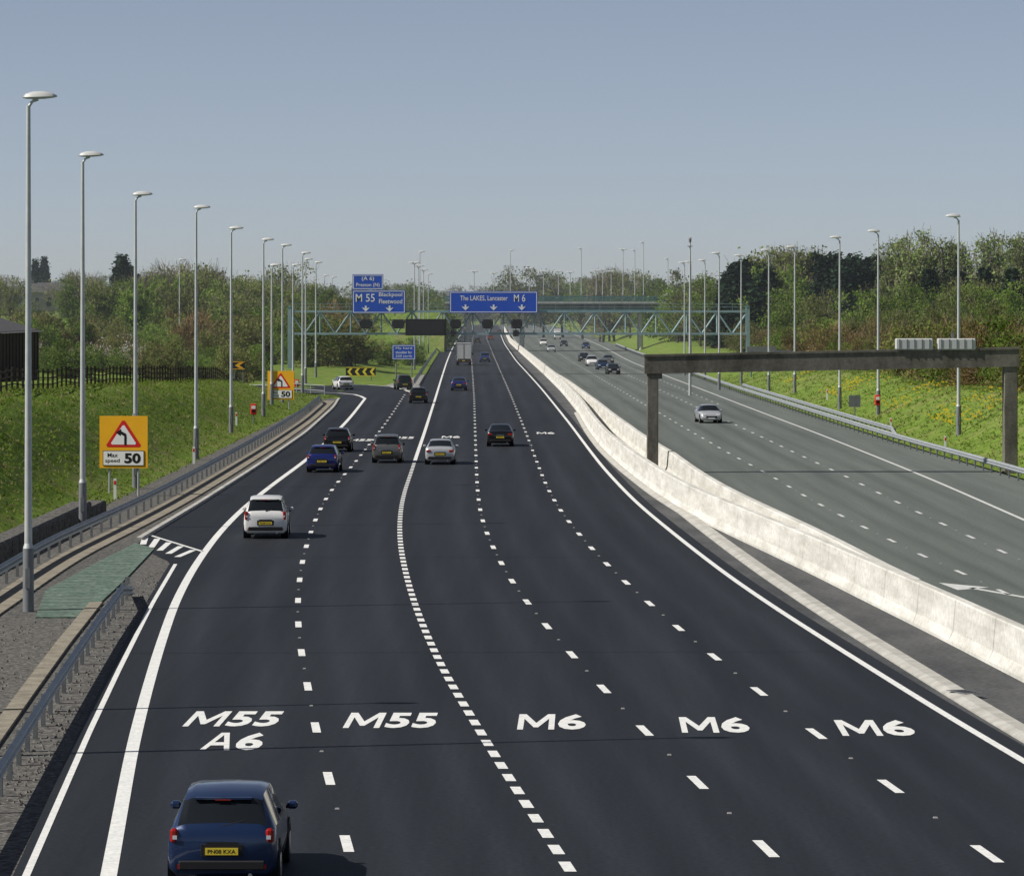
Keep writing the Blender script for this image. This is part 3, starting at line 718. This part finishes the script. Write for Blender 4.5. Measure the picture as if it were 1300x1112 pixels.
TR['green']=[build_tree('green_tree',i,'dec' if i%2 else 'wide',LG,TWIG,46,80,12) for i in (1,2,3)]
TR['olive']=[build_tree('olive_tree',i,'dec' if i%2 else 'wide',LO,TWIG,44,60,25) for i in (4,5,6)]
TR['bare']=[build_tree('bare_tree',i,'wide' if i%2 else 'dec',LO,TWIG,46,18,75) for i in (7,8,9)]
TR['con']=[build_tree('conifer',i,'con',LD,TWIG,110,40,0,.03) for i in (10,11)]
TR['poplar']=[build_tree('poplar',i,'poplar',LP,TWIG,54,44,10,.014) for i in (12,13,26)]
TR['bushg']=[build_tree('green_bush',i,'bush',LG,TWIG,34,90,12,.035) for i in (14,15)]
TR['busho']=[build_tree('olive_bush',i,'bush',LO,TWIGR,34,70,35,.035) for i in (16,17)]
TR['bushr']=[build_tree('brown_bush',i,'bush',LR,TWIGR,38,30,90,.03) for i in (18,19)]
TR['bushw']=[build_tree('blossom_bush',30,'bush',LW,TWIGR,30,34,50,.03)]
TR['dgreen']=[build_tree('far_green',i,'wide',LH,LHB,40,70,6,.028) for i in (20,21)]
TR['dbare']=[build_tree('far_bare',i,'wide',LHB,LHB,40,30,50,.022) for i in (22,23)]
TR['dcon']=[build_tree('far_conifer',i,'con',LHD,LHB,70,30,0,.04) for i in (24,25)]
def tree(kind,px,top,Y,wf=1.0,parent=None,name=None):
    x=(px-650)*Y/F; zg=T(x,Y); h=9.2+(390-top)*Y/F-zg
    if h<1: h=1.0
    me=R.choice(TR[kind]); w=h*wf*R.uniform(.85,1.15)
    o=link(name or kind,me,(x,Y,zg-.05),R.uniform(0,6.28),parent,(w,w,h)); return o
SKx=[0,40,60,100,150,210,260,330,400,450,510,560,600,650,700,760,800,850,900,940,980,1030,1150,1230,1300]
SKy=[354,352,352,346,346,338,344,346,353,360,354,358,360,352,350,347,347,352,352,344,336,338,342,342,338]
SK=lambda p: float(np.interp(p,SKx,SKy))
E=empty('distant_treeline',(0,1500,0)); 
def child(o,E):
    o.parent=E; o.matrix_parent_inverse.identity(); o.location=Vector(o.location)-E.location
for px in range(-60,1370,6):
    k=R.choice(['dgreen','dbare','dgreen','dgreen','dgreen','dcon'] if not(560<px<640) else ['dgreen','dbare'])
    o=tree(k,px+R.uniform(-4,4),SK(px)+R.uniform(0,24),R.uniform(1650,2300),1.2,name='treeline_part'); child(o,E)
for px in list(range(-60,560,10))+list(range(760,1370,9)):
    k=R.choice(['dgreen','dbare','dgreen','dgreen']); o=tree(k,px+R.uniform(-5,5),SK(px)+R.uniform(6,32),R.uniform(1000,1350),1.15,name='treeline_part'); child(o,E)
E2=empty('hedgerow',(0,900,0))
for px in list(range(-40,560,8)):
    if 44<px<76: continue
    o=tree(R.choice(['bushg','busho','bushg']),px+R.uniform(-5,5),R.uniform(376,392),R.uniform(820,960),1.1,name='hedge_part'); child(o,E2)
for px in list(range(850,1360,8)):
    o=tree(R.choice(['bushg','busho','bushg']),px+R.uniform(-5,5),R.uniform(368,385),R.uniform(780,930),1.1,name='hedge_part'); child(o,E2)
NM={'con':'conifer_tree','poplar':'poplar_tree','green':'deciduous_tree','olive':'deciduous_tree','bare':'bare_tree'}
for k,px,top,Y,wf in (('con',45,330,960,.9),('con',56,327,960,.9),('olive',14,352,760,1),('green',92,352,690,1),('bare',108,336,720,1),('olive',128,348,640,1),('con',155,325,720,1),('con',165,338,730,.9),('green',140,355,640,1),('bare',188,338,700,1),('green',205,348,640,1),
    ('bare',220,322,700,1),('olive',247,324,680,1),('bare',270,336,700,1),('green',285,350,640,1),('olive',305,354,620,1),('olive',322,340,720,1),('green',345,356,650,1),('olive',368,338,700,.9),('olive',390,352,680,1),('green',410,360,640,1),('olive',432,364,680,1),
    ('bare',0,350,780,1),('olive',460,362,760,1),('olive',500,364,800,1),('green',530,360,850,1),('green',175,352,600,1),('olive',235,356,590,1)):
    tree(k,px,top,Y,wf,name=NM[k])
E3=empty('roadside_bushes',(-25,520,0))
for px in range(-10,440,8):
    o=tree(R.choice(['bushg','busho','bushg','bushg','green','bushr','green']),px+R.uniform(-4,4),R.uniform(392,436)-(10 if px>250 else 0),R.uniform(520,600),1.0,name='bush_part'); child(o,E3)
for px in range(40,330,11):
    o=tree('bushw' if R.random()<(.45 if px<140 else .1) else R.choice(['bushg','bushg','busho','bushg']),px+R.uniform(-4,4),R.uniform(425,452),R.uniform(455,505),1.0,name='bush_part'); child(o,E3)
for px in range(330,528,7):
    o=tree(R.choice(['bushg','busho','bushg']),px+R.uniform(-3,3),R.uniform(425,442),R.uniform(560,640),.9,name='bush_part'); child(o,E3)
for k,px,top,Y,wf in (('con',935,335,620,1.3),('con',948,330,620,1.3),('con',960,333,620,1.4),('con',972,340,600,1.3),('con',925,345,640,1.2),('olive',985,318,620,.9),('bare',1003,312,640,.9),('olive',1022,318,620,.9),('green',995,334,600,1),
    ('con',1035,322,620,1.1),('con',1048,327,610,1.1),('con',1060,322,620,1.1),('con',1072,330,600,1.1),('con',1085,324,620,1.1),('con',1098,330,600,1.1),('con',1110,326,600,1.1),('con',1124,333,600,1.1),('con',1138,330,590,1.1),('con',1152,336,590,1.1),
    ('poplar',1133,304,560,1.1),('poplar',1143,299,560,1.),('poplar',1160,297,550,1.2),('poplar',1172,292,555,1.),('poplar',1189,302,550,1.1),('poplar',1200,306,550,1.),('poplar',1213,297,550,1.2),('poplar',1226,310,550,1.),('poplar',1256,302,540,1.3),('poplar',1268,296,540,1.),('poplar',1292,295,530,1.3),('poplar',1303,302,530,1.2),
    ('green',905,348,640,1),('olive',890,354,680,1),('green',860,358,760,1),('olive',875,345,700,.9),('bare',780,338,1000,1),('olive',800,345,980,1),('green',825,352,900,1),('green',845,352,850,1),('bare',765,345,1000,1),('green',740,352,1100,1),('olive',665,342,1150,1),('olive',690,347,1150,1),('olive',715,350,1150,1),
    ('green',1170,358,500,1),('green',1205,360,490,1),('olive',1235,356,480,1),('green',1262,362,470,1),('green',1292,354,460,1),('green',1145,362,520,1),('con',1180,342,540,1.1),('con',1215,344,540,1.1),('con',1250,340,530,1.1),('con',1285,342,520,1.1),
    ('green',1000,365,520,1),('olive',1045,368,510,1),('green',1090,366,500,1),('green',1125,370,490,1)):
    tree(k,px,top,Y,wf,name=NM[k])
E4=empty('scrub_thicket',(45,350,0))
for i in range(300):
    t=R.random(); Y=230+t*t*420; lo=float(RR(Y))+11; x=lo+R.random()**1.5*24
    px=650+x*F/Y
    if px>1400: continue
    h=R.uniform(2.6,5.5)*(1.0 if Y<420 else .95); k=R.choice(['bushr','bushr','busho','busho','bushg','bushg','olive'])
    me=R.choice(TR[k]); w=h*R.uniform(.8,1.1); h*=1.25 if k=='olive' else 1; o=link('scrub_part',me,(x,Y,T(x,Y)-.1),R.uniform(0,6.3),None,(w,w,h)); child(o,E4)
GT=mat('grass_blades',(.11,.175,.024),.9,spec=.1,col2=(.21,.29,.055),scale=.5,detail=5,transl=.5); GT2=mat('dry_grass_blades',(.27,.235,.115),.9,spec=.1,col2=(.35,.31,.17),scale=.8,transl=.4)
def tufts(n,side,ya,yb,wid,name,hmin=.06,hmax=.2,mt=(GT,GT2),dry=.15):
    y=ya+(yb-ya)*NR.random(n)**1.5
    if side<0: x=XLt(y)-wid*NR.random(n)-.3
    else: x=RR(y)+1.3+wid*NR.random(n)
    z=terr(x,y); k=4
    X=np.repeat(x,k)+NR.normal(size=n*k)*.12; Yy=np.repeat(y,k)+NR.normal(size=n*k)*.12; Z=np.repeat(z,k)-.02
    hh=hmin+(hmax-hmin)*NR.random(n*k)**2; a=NR.random(n*k)*6.28; w=.03+.04*NR.random(n*k)
    lx=NR.normal(size=n*k)*.08; ly=NR.normal(size=n*k)*.08
    v=np.stack([np.stack([X-np.cos(a)*w,Yy-np.sin(a)*w,Z],1),np.stack([X+np.cos(a)*w,Yy+np.sin(a)*w,Z],1),np.stack([X+lx,Yy+ly,Z+hh],1)],1).reshape(-1,3)
    f=np.arange(len(v)).reshape(-1,3).tolist(); me=bpy.data.meshes.new(name); me.from_pydata(v.tolist(),[],f)
    for q in mt: me.materials.append(q)
    me.polygons.foreach_set('material_index',(np.repeat(NR.random(n)<dry,k)).astype(int)); me.update(); link(name,me)
tufts(22000,-1,115,400,13,'bank_grass'); tufts(14000,1,190,480,14,'verge_grass')
FL=mat('gorse_flower',(.75,.55,.03),.8)
def flowers(n,name,fx):
    v=[];f=[]
    for i in range(n):
        x,y=fx(); z=T(x,y)+R.uniform(.1,.35); q=R.uniform(.04,.085); o=len(v); v+=[(x-q,y,z),(x+q,y,z-.02),(x+q,y+.02,z+q),(x-q,y+.02,z+q)]; f.append([o,o+1,o+2,o+3])
    me=bpy.data.meshes.new(name);me.from_pydata(v,[],f);me.materials.append(FL);link(name,me)
def fr_():
    Y=R.choice([258,268,300,345,352,400])+R.gauss(0,5); return (float(RR(Y))+4.5+abs(R.gauss(0,3)),Y)
flowers(460,'yellow_flowers',fr_)

# ------------------------------------------------------------ vehicles
HATCH=[(-2.0,.76,.36,.80,.83,.62),(-1.97,.83,.28,.90,.95,.68),(-1.90,.86,.22,.95,1.05,.71),(-1.60,.87,.20,.96,1.42,.62),(-1.35,.875,.20,.96,1.485,.62),(-.65,.88,.20,.955,1.51,.63),(-.58,.88,.20,.955,1.51,.63),(.05,.88,.20,.95,1.495,.63),(.45,.88,.20,.95,1.44,.61),(1.15,.87,.20,.94,1.01,.71),(1.6,.85,.22,.86,.92,.70),(1.88,.80,.26,.72,.77,.64),(2.0,.68,.32,.56,.60,.55)]
SEDAN=[(-2.28,.74,.36,.80,.84,.60),(-2.24,.83,.28,.93,.98,.66),(-2.12,.86,.22,.97,1.03,.70),(-1.70,.88,.20,.97,1.07,.70),(-1.05,.89,.20,.96,1.38,.59),(-.75,.89,.20,.95,1.44,.60),(-.45,.89,.2,.95,1.455,.60),(-.38,.89,.2,.95,1.455,.60),(.15,.89,.20,.94,1.44,.60),(.5,.89,.20,.94,1.39,.58),(1.2,.88,.20,.92,.99,.70),(1.8,.86,.22,.83,.89,.68),(2.15,.80,.26,.70,.74,.62),(2.28,.68,.32,.54,.58,.55)]
def mk_car(kind,paint,low=0):
    st=HATCH if kind!='sedan' else SEDAN; rg=2 if kind!='sedan' else 3
    hz=1.0 if kind!='mpv' else 1.10
    m=MB(); n=len(st); rings=[]
    wsi=next(i for i in range(n) if i>rg+1 and st[i][4]-st[min(i+1,n-1)][4]>.3)
    for (y,w,zb,be,ro,rw) in st:
        be*=1+(hz-1)*.6; ro=ro*hz if ro>1.2 else ro*(1+(hz-1)*.6)
        h=[(0,zb),(.84*w,zb),(.97*w,zb+.12),(w,zb+(be-zb)*.5),(.985*w,zb+(be-zb)*.8),(.95*w,be),(min(rw,.94*w),ro-.05 if ro-be>.1 else be+(ro-be)*.6),(rw*.8,ro-.012),(0,ro+.005)]
        ring=[(x,y,z) for x,z in h]+[(-x,y,z) for x,z in h[-2:0:-1]]
        rings.append(ring)
    k=len(rings[0]); V=[p for r_ in rings for p in r_]
    P=[];Gl=[]
    for i in range(n-1):
        for j in range(k):
            f=[i*k+j,i*k+(j+1)%k,(i+1)*k+(j+1)%k,(i+1)*k+j]
            jj=j if j<8 else k-1-j
            g=False
            if jj==5 and rg+1<=i<=wsi: g = not (st[i+1][0]-st[i][0]<.12)
            if jj in(6,7) and i in (rg,wsi): g=True
            (Gl if g else P).append(f)
    P.append(list(range(k))[::-1]); P.append([(n-1)*k+j for j in range(k)])
    m.add(V,P,paint,True); m.add(V,Gl,GLASS,True)
    yr=st[0][0]; yf=st[-1][0]; zt=.86*(1+(hz-1)*.6)
    for sx in(-1,1):
        if kind=='sedan': m.box((sx*.66,yr+.02,.80),(.28,.10,.13),TAIL,bev=.03)
        else:
            m.box((sx*.755,yr+.045,zt+.0),(.13,.12,.24 if kind=='hatch' else .36),TAIL,bev=.04)
            m.box((sx*.74,yr-.018,zt-.02),(.07,.012,.06),HEAD)
        m.box((sx*.56,yf-.12,.66),(.34,.16,.14),HEAD,bev=.04)
        m.box((sx*.96,.72,1.0*(1+(hz-1)*.6)),(.18,.12,.13),paint,bev=.04); m.box((sx*.90,.72,.97),(.1,.06,.05),TRIM)
        for yy in (yr+.72,yf-.78):
            m.cyl((sx*.60,yy,.36),(sx*.884,yy,.36),.375,.375,TRIM,18); m.cyl((sx*.66,yy,.31),(sx*.892,yy,.31),.31,.31,TYRE,18); m.cyl((sx*.892,yy,.31),(sx*.899,yy,.31),.2,.18,HUB,12)
        m.box((sx*.62,yr-.012,.38),(.16,.03,.07),TAIL)
    m.cyl((.45,yr+.15,.24),(.45,yr-.03,.24),.035,.035,HUB,8)
    m.box((0,yr-.01,.40),(1.36,.05,.15),TRIM,bev=.02)
    m.box((0,yr-.012,.635),(.66,.015,.20),TRIM,bev=.005)
    m.box((0,yr-.025,.62),(.52,.02,.11),PLY)
    v,f=text_geo('PN08 KXA',.01); m.add([(-.22+p[0]*.44,yr-.037,.588+p[1]*.064) for p in v],f,BLACK)
    m.box((0,yr+.0,.755),(.5,.04,.025),HUB if kind=='sedan' else TRIM)
    m.box((0,yf-.01,.50),(.9,.05,.16),TRIM,bev=.02); m.box((0,yf+.02,.40),(.52,.02,.11),PLW)
    m.box((0,-.2,1.0),(1.1,.3,.55),TRIM)
    if kind!='sedan':
        m.box((0,st[3][0]-.03,st[3][4]*hz-.012),(.9,.12,.03),paint); m.box((0,st[3][0]-.1,st[3][4]*hz-.03),(.25,.02,.015),TAIL)
        m.cyl((0,yr+.07,1.0*hz),(.36,yr+.14,1.09*hz),.012,.01,TRIM,5)
    return m
def paint(n,c,metal=.3): return mat('paint_'+n,c,.32,metal=metal,spec=.5,coat=.7)
PC={'navy':paint('navy',(.009,.028,.095)),'white':paint('white',(.78,.78,.78),0),'blue':paint('blue',(.010,.022,.16)),'black':paint('black',(.006,.007,.008)),'grey':paint('grey',(.17,.17,.165),.5),'silver':paint('silver',(.55,.57,.59),.4),'dgreen':paint('dark_green',(.008,.02,.016)),'mid':paint('mid_blue',(.02,.07,.25)),'red':paint('red',(.25,.012,.012))}
def car(kind,col,px,base,flip=False,rz=0):
    x,y=G(px,base); L_=2.0 if kind!='sedan' else 2.28
    return mk_car(kind,PC[col]).obj({'hatch':'hatchback_car','sedan':'saloon_car','mpv':'people_carrier_car'}[kind],(x,y+L_,.003),(math.pi if flip else 0)+rz)
mk_car('hatch',PC['navy']).obj('hatchback_car',(-4.58,61.9,.003),.0)
car('mpv','white',335,684,rz=.03)
car('hatch','blue',410,600,rz=-.03); car('hatch','black',428,574); car('mpv','grey',491,588); car('sedan','silver',558.5,590); car('sedan','black',635,567)
car('hatch','black',530,512,rz=.05); car('mpv','dgreen',511,495,rz=.15); car('hatch','white',434,495,rz=.25); car('sedan','blue',582.5,496); car('mpv','mid',615.5,460)
car('sedan','silver',901,537.5,True,rz=.07); car('hatch','black',778.5,475.5,True,.07); car('hatch','navy',765,469.5,True,.07); car('mpv','white',751.5,465,True,.05); car('hatch','black',741.5,459,True,.05); car('sedan','grey',772,462,True,.05)
car('hatch','navy',744,443,True); car('hatch','black',716,440,True); car('mpv','white',690,439,True); car('hatch','red',623,432); car('hatch','black',606,436)
car('hatch','black',634,424); car('sedan','silver',700,447,True)
def lorry(name,x,y,z,rz,h=3.5,ln=7.5,van=False):
    m=MB(); BX=mat('lorry_box',(.55,.56,.57),.5,var=.06,scale=1); CB=PC['white']
    w=2.45 if not van else 2.0
    m.box((0,-.9,h/2+.5),(w,ln-2,h-1.0),BX,bev=.06)
    for sx in(-1,1): m.box((sx*(w/2-.04),-ln/2+.09,h/2+.5),(.07,.05,h-1.0),GALVD)
    m.box((0,-ln/2+.085,h/2+.5),(.05,.04,h-1.2),GALVD); m.box((0,-ln/2+.09,h-.06),(w-.1,.04,.08),GALVD)
    m.box((0,ln/2-1.0,h*.42+.2),(w-.15,1.9,h*.62),CB,bev=.15); m.box((0,ln/2-.06,h*.5),(w-.4,.06,h*.22),GLASS)
    m.box((0,-.5,.75),(1.0,ln-1.2,.3),TRIM)
    m.box((0,-ln/2+.1,.55),(w-.2,.12,.16),TRIM)
    for sx in(-1,1):
        m.box((sx*(w/2-.25),-ln/2+.06,.75),(.32,.1,.14),TAIL)
        for yy in(-ln/2+1.6,ln/2-1.3): m.cyl((sx*(w/2-.45),yy,.45),(sx*(w/2-.08),yy,.45),.45,.45,TYRE,16)
        m.box((sx*(w/2+.15),ln/2-.4,h*.5),(.2,.1,.4),TRIM)
    m.box((0,-ln/2+.03,.75),(.5,.02,.12),PLY)
    m.obj(name,(x,y,z),rz)
x,y=G(588.5,464); lorry('box_lorry',x,y+4,0,0)
x,y=G(708,431); lorry('panel_van',x,y+3,0,math.pi,2.9,5.5,True)
lorry('panel_van',(857-650)/6.03,yb-2,10.0,1.57,2.6,5.2,True)

# ------------------------------------------------------------ thin ground haze (real scattering volume)
HZ=bpy.data.materials.new('haze'); HZ.use_nodes=True; nt=HZ.node_tree
nt.nodes.remove(nt.nodes['Principled BSDF'])
vs_=nt.nodes.new('ShaderNodeVolumeScatter'); vs_.inputs['Color'].default_value=(.80,.90,1,1); vs_.inputs['Density'].default_value=.00017; vs_.inputs['Anisotropy'].default_value=.1
nt.links.new(vs_.outputs[0],nt.nodes['Material Output'].inputs['Volume'])
m=MB(); m.box((0,2000,26),(3600,3400,68),HZ); m.obj('atmospheric_haze')

# ------------------------------------------------------------ light, sky, camera
el=math.radians(42); az=Vector((-1,-.22,0)).normalized()
S=Vector((az.x*math.cos(el),az.y*math.cos(el),math.sin(el)))
sun=bpy.data.lights.new('sun','SUN'); sun.energy=5.0; sun.angle=math.radians(.5); sun.color=(1,.945,.85)
so=bpy.data.objects.new('sun',sun); scene.collection.objects.link(so); so.rotation_euler=(-S).to_track_quat('-Z','Y').to_euler(); so.location=(-50,0,60)
w=bpy.data.worlds.new('World'); scene.world=w; w.use_nodes=True; nt=w.node_tree; bg=nt.nodes['Background']
sk=nt.nodes.new('ShaderNodeTexSky'); sk.sky_type='NISHITA'; sk.sun_disc=False; sk.sun_elevation=el; sk.sun_rotation=math.atan2(S.x,S.y); sk.air_density=.45; sk.dust_density=.2; sk.ozone_density=3.2; sk.altitude=50
hs=nt.nodes.new('ShaderNodeHueSaturation'); hs.inputs['Saturation'].default_value=.62
nt.links.new(sk.outputs[0],hs.inputs['Color']); nt.links.new(hs.outputs[0],bg.inputs['Color']); bg.inputs['Strength'].default_value=.082
cam=bpy.data.cameras.new('camera'); co=bpy.data.objects.new('camera',cam); scene.collection.objects.link(co); scene.camera=co
co.location=(0,0,H); co.rotation_euler=(math.radians(90),0,0); cam.sensor_width=36; cam.lens=F*36/1300; cam.shift_y=-(556-HOR)/1300; cam.clip_start=1; cam.clip_end=20000
scene.view_settings.view_transform='Standard'; scene.view_settings.look='None'; scene.view_settings.exposure=0; scene.view_settings.gamma=1
